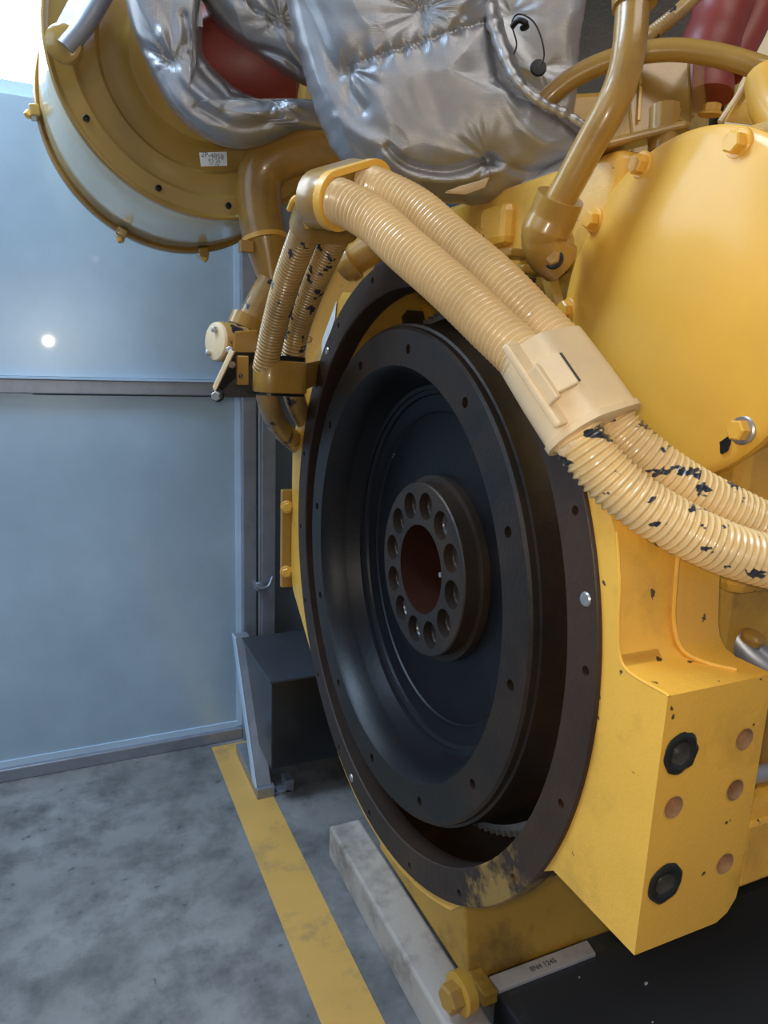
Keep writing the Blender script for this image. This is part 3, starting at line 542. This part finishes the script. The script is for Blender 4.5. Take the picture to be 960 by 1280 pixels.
tag(obj('drain_pipe', sweep([(.56, .45, .745), (.7, .44, .742), (.9, .43, .74)], .009, n=8, seg=20), M['galv']), 'thin grey pipe emerging right of the drilled block', 'pipe')

# ------------------------------------------------------------ air cleaner drum
dr = thing('air_cleaner', 'large round yellow drum with stepped face hanging in front of the wall, top left', 'air cleaner')
DC = (.268, 0, 1.632)
obj('drum_side', lathe([(1.74, .2), (1.735, .258), (1.72, .264), (1.60, .2615), (1.45, .2585), (1.375, .2565), (1.368, .2545)], DC, (0, 1, 0), 128), M['drum_side'], dr)
obj('drum_face', lathe([(1.370, .2565), (1.362, .2560), (1.358, .2525), (1.360, .249), (1.3635, .2455), (1.3635, .219), (1.368, .2135), (1.374, .2125), (1.374, .178), (1.379, .174), (1.3865, .171), (1.3865, .135), (1.380, .130), (1.374, .127), (1.372, .10), (1.372, .0)], DC, (0, 1, 0), 128), M['drum'], dr, angle=25)
obj('clamp_ring', lathe([(1.712, .262), (1.706, .270), (1.712, .2745), (1.730, .2745), (1.736, .270), (1.730, .262)], DC, (0, 1, 0), 128), M['ochre'], dr)
for a in (-172, -116, -80, -50):
    ca, sa = math.cos(math.radians(a)), math.sin(math.radians(a)); P = Vector((DC[0] + .276 * ca, 1.70, DC[2] + .276 * sa))
    lg = obj('clamp_lug', cbox(P, Vector((ca, 0, sa)), Vector((0, 1, 0)), Vector((-sa, 0, ca)), .009, .022, .011), M['drum'], dr, smooth=False, bevel=.003)
    hexbolt(lg, P + Vector((ca, 0, sa)) * .008, (ca * .6 - sa * .6, -.3, sa * .6 + ca * .6), .008, .010, M['yellow_clean'], False)
for (px_, zz) in ((-148, .232), (-112, .232), (-82, .232)):
    ca, sa = math.cos(math.radians(px_)), math.sin(math.radians(px_))
    obj('face_rivet', lathe([(1.3635, .0055), (1.360, .0055), (1.359, .0035), (1.362, .002), (1.362, 0)], (DC[0] + zz * ca, 0, DC[2] + zz * sa), (0, 1, 0), 16), M['grease'], dr)
lab = obj('part_label', hexa([(0.253,1.373,1.485), (0.300,1.373,1.493), (0.301,1.373,1.471), (0.255,1.373,1.463), (0.252,1.371,1.485), (0.300,1.371,1.493), (0.301,1.371,1.470), (0.255,1.371,1.463)]), M['label'], dr, smooth=False, label='small white printed part sticker')
def text(body, loc, size, parent, m, rot=(PI / 2, 0, 0), bold=.0):
    c = bpy.data.curves.new('txt', 'FONT'); c.body = body; c.size = size; c.extrude = .0002; c.align_x = 'CENTER'; c.offset = bold
    o = bpy.data.objects.new('txt', c); COL.objects.link(o); bpy.context.view_layer.update()
    me = bpy.data.meshes.new_from_object(o); bpy.data.objects.remove(o)
    o = bpy.data.objects.new('print', me); me.materials.clear(); me.materials.append(m); COL.objects.link(o); o.location = loc; o.rotation_euler = rot; o.parent = parent
    return o
text('2P-4858', (0.275,1.371,1.479), .012, lab, M['ink']); text('K5 20', (0.278,1.371,1.472), .0085, lab, M['ink'])
text('1234  5678', (0.277,1.371,1.468), .004, lab, M['ink'])
br = thing('support_bracket', 'grey brown steel support arm with round eye at drum rim, top left corner', 'bracket')
obj('arm', hexa([(0.028,1.326,1.617), (0.054,1.296,1.612), (0.058,1.343,1.627), (0.031,1.373,1.630), (0.070,1.326,1.697), (0.099,1.294,1.691), (0.107,1.339,1.709), (0.077,1.372,1.715)]), M['galv'], br, smooth=False, bevel=.003)
obj('side_arm', sweep([(0.043,1.294,1.583), (0.070,1.290,1.617), (0.097,1.281,1.659), (0.118,1.282,1.701)], .014, n=20, seg=16), M['galv'], br)
obj('eye', lathe([(-.012, 0), (-.012, .020), (-.008, .026), (.008, .026), (.012, .020), (.012, 0)], (0.042,1.302,1.591), (.3, 1, .1), 28), M['drum'], br)

# ------------------------------------------------------------ silver insulation blankets
def seg_d(U, V, a, b):
    ax_, ay = a; bx, by = b; dx, dy = bx - ax_, by - ay; t = np.clip(((U - ax_) * dx + (V - ay) * dy) / (dx * dx + dy * dy + 1e-12), 0, 1)
    return np.hypot(U - ax_ - t * dx, V - ay - t * dy)
def poly_d(U, V, pts): return np.min([seg_d(U, V, a, b) for a, b in zip(pts, pts[1:])], axis=0)
def pillow(name, parent, outline, centre, T, m, seams=(), folds=(), tufts=(), seed=0, wr=.003, nth=300, nr=120, back=.7, pw=2.4, tilt=(0, 0), label=None):
    c = Vector(centre); fw = (c - Vector((0, 0, 1.15))).normalized(); R_, U_, N_ = frame(-fw)   # lies roughly square to the line of the engine side
    N_ = (N_ + R_ * tilt[0] + U_ * tilt[1]).normalized(); R_ = (R_ - N_ * R_.dot(N_)).normalized(); U_ = N_.cross(R_)
    loc = lambda p: ((Vector(p) - c).dot(R_), (Vector(p) - c).dot(U_))
    O = [Vector((*loc(p), 0)) for p in outline]; n = len(O); sm = []
    for i in range(n):
        a, b, cc_, d = O[i - 1], O[i], O[(i + 1) % n], O[(i + 2) % n]
        for k in range(10):
            t = k / 10; sm.append(.5 * ((2 * b) + (cc_ - a) * t + (2 * a - 5 * b + 4 * cc_ - d) * t * t + (3 * b - a - 3 * cc_ + d) * t ** 3))
    ang = np.unwrap(np.array([math.atan2(p.y, p.x) for p in sm])); rad = np.array([p.length for p in sm])
    if ang[-1] < ang[0]: ang = ang[::-1]; rad = rad[::-1]
    th_ = np.linspace(0, 2 * PI, nth, endpoint=False); aa = np.concatenate([ang - 2 * PI, ang, ang + 2 * PI]); rr_ = np.tile(rad, 3); o_ = np.argsort(aa)
    Rt = np.interp(th_, aa[o_], rr_[o_])
    rho = np.sin(np.linspace(0, 1, nr + 1)[1:] * PI / 2)
    U = np.outer(rho, Rt * np.cos(th_)); V = np.outer(rho, Rt * np.sin(th_)); RH = np.repeat(rho[:, None], nth, 1)
    Hh = T * (1 - RH ** pw) ** .55
    edge = np.clip((1 - RH) * 9, 0.05, 1)
    D = np.zeros_like(U)
    for pts, wd_, dp in seams:
        P2 = [loc(p) for p in pts]; d = poly_d(U, V, P2); D -= dp * np.exp(-(d / wd_) ** 1.2) ; D -= .0022 * np.exp(-(d / .0035) ** 2) * (1 + .6 * np.sin((U + V) * 900))
        D += .0022 * np.exp(-(d / (wd_ * 1.2)) ** 2) * np.sin(U * 260 + V * 40)
    for pts, wd_, dp in folds:
        P2 = [loc(p) for p in catmull(pts, 6)]; d = poly_d(U, V, P2); D += dp * np.exp(-(d / wd_) ** 2)
    for k, (p, s, dp, nw) in enumerate(tufts):
        u0, v0 = loc(p); d = np.hypot(U - u0, V - v0); ph = np.arctan2(V - v0, U - u0)
        D -= dp * np.exp(-(d / s) ** 1.1)
        sp_ = np.abs(np.sin(ph * nw / 2 + k * 1.3 + 1.1 * np.sin(ph * 2 + k) + d * 9)) ; D += (sp_ ** 1.5 - .5) * dp * .2 * (1 + np.sin(ph * 1.0 + k * 2)) * np.exp(-((d - s * .8) / (s * 1.5)) ** 2)
    flat = np.empty(U.size); Uf, Vf = U.ravel(), V.ravel()
    for i in range(U.size):
        q = Vector((Uf[i] * 7 + seed, Vf[i] * 7, seed * .37)); w1 = noise.noise(q) * 1.2
        a = noise.noise(Vector((Uf[i] * 8 + w1 * 1.4 + seed, Vf[i] * 8 + w1, seed))); b = noise.noise(Vector((Uf[i] * 22 + w1 * 2, Vf[i] * 22 - w1 * 2, seed + 5)))
        flat[i] = (1 - abs(a) * 2.6) * 1.5 + b * .22
    D += wr * .75 * flat.reshape(U.shape)
    Hf = Hh + D * edge * np.clip(Hh / T * 1.5, .1, 1)
    wob = 1 + .005 * np.sin(th_ * 23 + seed) + .004 * np.sin(th_ * 41 + seed * 2)
    bm = bmesh.new(); front = [bm.verts.new(c + N_ * (T + float(np.mean(D[0]))))]; rings = []
    for i in range(nr):
        k = RH[i, 0] ** 6
        rings.append([bm.verts.new(c + R_ * float(U[i, j] * (1 + (wob[j] - 1) * k)) + U_ * float(V[i, j] * (1 + (wob[j] - 1) * k)) + N_ * float(Hf[i, j])) for j in range(nth)])
    nb = 24; rb = np.sin(np.linspace(1, 0, nb + 1)[1:-1] * PI / 2)
    for x in rb: rings.append([bm.verts.new(c + R_ * float(Rt[j] * np.cos(th_[j]) * x) + U_ * float(Rt[j] * np.sin(th_[j]) * x) - N_ * float(T * back * (1 - x ** pw) ** .55)) for j in range(nth)])
    for j in range(nth): bm.faces.new((front[0], rings[0][j], rings[0][(j + 1) % nth]))
    for a, b in zip(rings, rings[1:]):
        for j in range(nth): bm.faces.new((a[j], b[j], b[(j + 1) % nth], a[(j + 1) % nth]))
    bm.faces.new(rings[-1][::-1])
    return obj(name, bm, m, parent, angle=180, label=label)

# ---- big centre blanket
bb = thing('insulation_blanket', 'biggest puffy silver heat blanket, tied and creased, above the hoses', 'heat blanket', 'silver heat blankets over the exhaust')
pillow('quilted_pad', bb, [(0.321,1.116,1.727), (0.327,1.087,1.619), (0.336,1.069,1.559), (0.349,1.046,1.490), (0.369,1.023,1.430), (0.400,1.000,1.392), (0.453,0.970,1.368), (0.513,0.940,1.360), (0.579,0.910,1.362), (0.636,0.888,1.379), (0.683,0.872,1.404), (0.716,0.864,1.433), (0.696,0.882,1.471), (0.662,0.903,1.492), (0.631,0.922,1.514), (0.611,0.941,1.553), (0.595,0.959,1.597), (0.582,0.977,1.651), (0.575,1.001,1.738)],
    (0.493,0.992,1.539), .085, M['silver'],
    seams=[([(0.395,1.035,1.533), (0.443,1.017,1.550), (0.500,0.996,1.570), (0.579,0.967,1.601)], .010, .007)],
    folds=[([(0.334,1.077,1.587), (0.362,1.046,1.512), (0.397,1.016,1.454), (0.456,0.982,1.429)], .010, .006), ([(0.351,1.077,1.620), (0.381,1.042,1.535), (0.414,1.015,1.482)], .009, -.006),
           ([(0.442,0.990,1.433), (0.466,0.974,1.412), (0.516,0.949,1.405), (0.569,0.929,1.423)], .006, -.009), ([(0.436,0.990,1.422), (0.475,0.966,1.395), (0.535,0.938,1.393), (0.587,0.918,1.413)], .008, .007),
           ([(0.569,0.929,1.423), (0.617,0.903,1.408), (0.679,0.878,1.422)], .007, -.008), ([(0.582,0.944,1.510), (0.610,0.920,1.462), (0.659,0.891,1.437), (0.710,0.867,1.434)], .010, .006),
           ([(0.481,1.010,1.593), (0.493,0.992,1.539), (0.504,0.971,1.474)], .020, -.003), ([(0.566,0.969,1.585), (0.589,0.946,1.532), (0.601,0.928,1.478)], .016, -.004), ([(0.378,1.028,1.469), (0.405,1.003,1.416), (0.474,0.963,1.381)], .007, .005)],
    tufts=[((0.488,1.009,1.602), .032, .018, 13), ((0.399,1.033,1.531), .018, .012, 9), ((0.569,0.929,1.423), .026, .014, 11)], seed=2.0, wr=.0026, tilt=(.05, .12))
obj('frayed_edge', sweep([(0.543,0.925,1.641), (0.540,0.902,1.586), (0.550,0.888,1.546), (0.569,0.876,1.508), (0.607,0.870,1.486), (0.654,0.869,1.476), (0.693,0.864,1.460)], .005, n=120, seg=10, rfun=lambda s, t: (.0075 if s < .12 else .006) + .003 * noise.noise(Vector((s * 90, 1, 2)))), M['silver2'], bb, label='pale frayed fibre edge')
obj('torn_patch', loft([[Vector(p) - fwd * d for p in pts] for d, pts in ((0, ((0.477,0.884,1.361), (0.494,0.875,1.370), (0.516,0.866,1.377), (0.531,0.864,1.383), (0.525,0.864,1.370), (0.501,0.872,1.360))), (.004, ((0.479,0.883,1.362), (0.494,0.874,1.368), (0.516,0.866,1.375), (0.528,0.865,1.381), (0.523,0.865,1.371), (0.502,0.873,1.362))))]), M['clamp'], bb, label='tan torn fibre patch')
# lower right tuck of the same blanket seen beyond the tall tube
pillow('tucked_corner', bb, [(0.608,0.927,1.394), (0.661,0.910,1.426), (0.714,0.893,1.458), (0.743,0.878,1.453), (0.752,0.868,1.426), (0.717,0.880,1.409), (0.669,0.897,1.388), (0.627,0.913,1.375)], (0.687,0.895,1.416), .03, M['silver2'],
    folds=[([(0.670,0.901,1.404), (0.702,0.891,1.428), (0.739,0.877,1.440)], .008, .008)], seed=8, wr=.004, nth=160, nr=50)
# ---- flap behind it with tie wires
fp = thing('insulation_flap', 'flat woven silver blanket flap with wire ties, right of the biggest blanket', 'heat blanket', 'silver heat blankets over the exhaust')
pillow('woven_flap', fp, [(0.637,1.116,1.771), (0.633,1.083,1.625), (0.657,1.052,1.541), (0.702,1.014,1.470), (0.751,0.990,1.465), (0.758,0.997,1.509), (0.768,1.005,1.558), (0.774,1.019,1.631), (0.780,1.051,1.777)], (0.711,1.048,1.629), .022, M['silver2'],
    tufts=[((0.682,1.073,1.676), .02, .008, 9), ((0.714,1.039,1.598), .02, .006, 7)], folds=[([(0.647,1.088,1.675), (0.690,1.055,1.616), (0.732,1.024,1.569)], .012, .006), ([(0.738,1.047,1.678), (0.745,1.024,1.594), (0.728,1.008,1.496)], .02, -.004)], seed=4, wr=.003, nth=200, nr=70)
obj('tie_button', lathe([(0, 0), (0, .010), (-.003, .0125), (-.006, .011), (-.007, 0)], (0.685,0.997,1.579), (.4, .88, -.1), 22), M['wire'], fp)
obj('tie_wire', sweep([(0.682,0.993,1.577), (0.688,0.988,1.594), (0.682,0.992,1.621), (0.672,1.002,1.643), (0.654,1.012,1.651), (0.647,1.017,1.639), (0.655,1.013,1.612), (0.651,1.017,1.594)], .0012, n=60, seg=8), M['wire'], fp)
obj('tie_knot', join(sweep([(0.644,1.012,1.632), (0.647,1.000,1.637), (0.657,0.994,1.633), (0.657,1.005,1.630)], .004, n=16, seg=10), lathe([(-.004, 0), (-.003, .005), (.003, .005), (.004, 0)], (0.659,0.999,1.631), (0, 1, 0), 12)), M['wire'], fp)
# ---- middle and left blankets
lf = thing('insulation_blanket', 'rumpled silver heat blanket covering the middle of the yellow drum, top left', 'heat blanket', 'silver heat blankets over the exhaust')
pillow('quilted_pad', lf, [(0.133,1.352,1.787), (0.143,1.321,1.679), (0.152,1.302,1.616), (0.172,1.278,1.553), (0.198,1.254,1.503), (0.235,1.230,1.473), (0.275,1.208,1.460), (0.319,1.191,1.469), (0.368,1.174,1.493), (0.413,1.154,1.497), (0.415,1.161,1.534), (0.370,1.184,1.539), (0.325,1.203,1.535), (0.287,1.224,1.548), (0.257,1.244,1.574), (0.242,1.256,1.597), (0.244,1.264,1.634), (0.245,1.275,1.683), (0.251,1.299,1.792)],
    (0.220,1.248,1.518), .06, M['silver'],
    seams=[([(0.249,1.253,1.598), (0.278,1.227,1.541), (0.322,1.203,1.530), (0.386,1.179,1.552)], .008, .006)],
    folds=[([(0.196,1.280,1.608), (0.221,1.254,1.548), (0.259,1.229,1.513)], .008, .008), ([(0.226,1.272,1.633), (0.234,1.256,1.579), (0.271,1.227,1.532)], .006, -.008), ([(0.275,1.218,1.502), (0.321,1.199,1.510), (0.367,1.181,1.524)], .009, .006),
           ([(0.161,1.293,1.594), (0.206,1.267,1.572)], .008, -.007), ([(0.231,1.241,1.512), (0.286,1.211,1.490), (0.343,1.188,1.504)], .007, -.006)],
    tufts=[((0.207,1.268,1.577), .03, .014, 11), ((0.338,1.196,1.531), .022, .014, 11)], seed=11, wr=.003, nth=260, nr=100, tilt=(-.1, .1))
obj('cloth_patch', hexa([(0.162,1.247,1.686), (0.229,1.216,1.688), (0.230,1.222,1.691), (0.163,1.252,1.688), (0.161,1.233,1.628), (0.229,1.199,1.615), (0.230,1.205,1.617), (0.162,1.239,1.630)]), M['silver2'], lf, smooth=False, label='smooth pale rectangular patch')
mb = thing('insulation_blanket', 'smaller silver heat blanket wedged between the left and biggest blankets at top', 'heat blanket', 'silver heat blankets over the exhaust')
pillow('quilted_pad', mb, [(0.231,1.283,1.780), (0.237,1.260,1.697), (0.246,1.245,1.652), (0.272,1.225,1.619), (0.309,1.202,1.592), (0.343,1.180,1.568), (0.378,1.160,1.552), (0.407,1.146,1.549), (0.420,1.197,1.788)], (0.319,1.216,1.670), .07, M['silver'],
    seams=[([(0.291,1.230,1.675), (0.334,1.202,1.641), (0.369,1.183,1.631)], .009, .006)], folds=[([(0.248,1.246,1.662), (0.288,1.217,1.615), (0.352,1.177,1.570)], .01, .007), ([(0.299,1.209,1.604), (0.343,1.187,1.594), (0.380,1.163,1.565)], .006, -.007)],
    tufts=[((0.348,1.196,1.644), .025, .012, 11)], seed=17, wr=.003, nth=220, nr=80, tilt=(-.05, .1))

# ------------------------------------------------------------ base frame
bs = thing('skid_rail', 'yellow steel skid rail under the flywheel with a large bolt at its end', 'skid rail')
obj('rail_web', hexa([(.605, .885, .0815), (1.9, .885, .0815), (1.9, 1.27, .0815), (.605, 1.27, .0815), (.628, 1.0, .42), (1.9, 1.0, .42), (1.9, 1.30, .42), (.628, 1.30, .42)]), M['yellow_dirty'], bs, smooth=False, bevel=.004)
obj('end_plate', box(.6045, .632, .835, .89, .0815, .105), M['yellow_dirty'], bs, smooth=False, bevel=.002)
bt = hexbolt(bs, (0.554,0.839,0.125), (-1, -.12, 0), .024, .022, M['ochre'], False, name='anchor_bolt')
obj('washer', lathe([(-.018, 0), (-.018, .034), (0, .034), (.002, .031), (.002, 0)], (0.554,0.839,0.125), (-1, -.12, 0), 32), M['yellow_dirty'], bt)
wb = tag(obj('timber_beam', box(.528, .604, .2, 1.385, 0, .080), M['wood'], smooth=False, bevel=.006), 'long dirty pale timber beam on the floor under the skid rail', 'beam')
dk = thing('black_pedestal', 'low black steel pedestal with dusty top and painted grey sheen at the bottom right', 'pedestal')
obj('pedestal_body', box(.640, 2.0, .05, .855, .0, .085), M['black_sheen_dust'], dk, smooth=False, bevel=.004)
ps = obj('edge_plate', hexa([(.641, .845, .0855), (.852, .845, .0855), (.857, .876, .0855), (.641, .876, .0855), (.641, .845, .093), (.852, .845, .093), (.857, .876, .093), (.641, .876, .093)]), M['bare'], dk, smooth=False, bevel=.001, label='worn bare steel strip with stamped characters')
text('8N4 1245', (.745, .856, .0932), .014, ps, M['ink'], (0, 0, 0), .0003)
for i in range(16):
    a = (random.uniform(.67, 1.1), random.uniform(.3, .83)); s = random.uniform(.001, .004)
    obj('debris_flake', cbox((a[0], a[1], .0862), Vector((1, .3, 0)).normalized(), Vector((-.3, 1, 0)).normalized(), Vector((0, 0, 1)), s, s * .6, .0008), M['label'], dk, smooth=False)

# ------------------------------------------------------------ black box and stand by the wall
bx = thing('battery_box', 'black steel box with dusty lid standing by the wall posts', 'box')
obj('box_body', box(.452, .80, 1.605, 1.895, .112, .352), M['black'], bx, smooth=False, bevel=.003)
obj('box_lid', box(.446, .805, 1.598, 1.90, .352, .358), M['black_sheen_dust'], bx, smooth=False, bevel=.001)
st = thing('wall_brace', 'pale galvanised triangular foot brace at the bottom of the wall posts', 'brace')
obj('foot_channel', box(.428, .476, 1.655, 1.90, 0, .030), M['galv'], st, smooth=False, bevel=.002)
obj('diagonal', hexa([(.430, 1.668, .03), (.470, 1.668, .03), (.470, 1.70, .03), (.430, 1.70, .03), (.430, 1.905, .36), (.470, 1.905, .36), (.470, 1.935, .36), (.430, 1.935, .36)]), M['galv'], st, smooth=False, bevel=.002)
obj('diagonal_lit_edge', hexa([(.426, 1.665, .03), (.430, 1.665, .03), (.430, 1.70, .03), (.426, 1.70, .03), (.426, 1.902, .36), (.430, 1.902, .36), (.430, 1.935, .36), (.426, 1.935, .36)]), M['white_strip'], st, smooth=False)  # pale sliver paints in the lit left edge of the diagonal
obj('foot_hook', join(box(.476, .52, 1.66, 1.69, 0, .008), box(.505, .53, 1.66, 1.70, 0, .035)), M['galv'], st, smooth=False, bevel=.002)
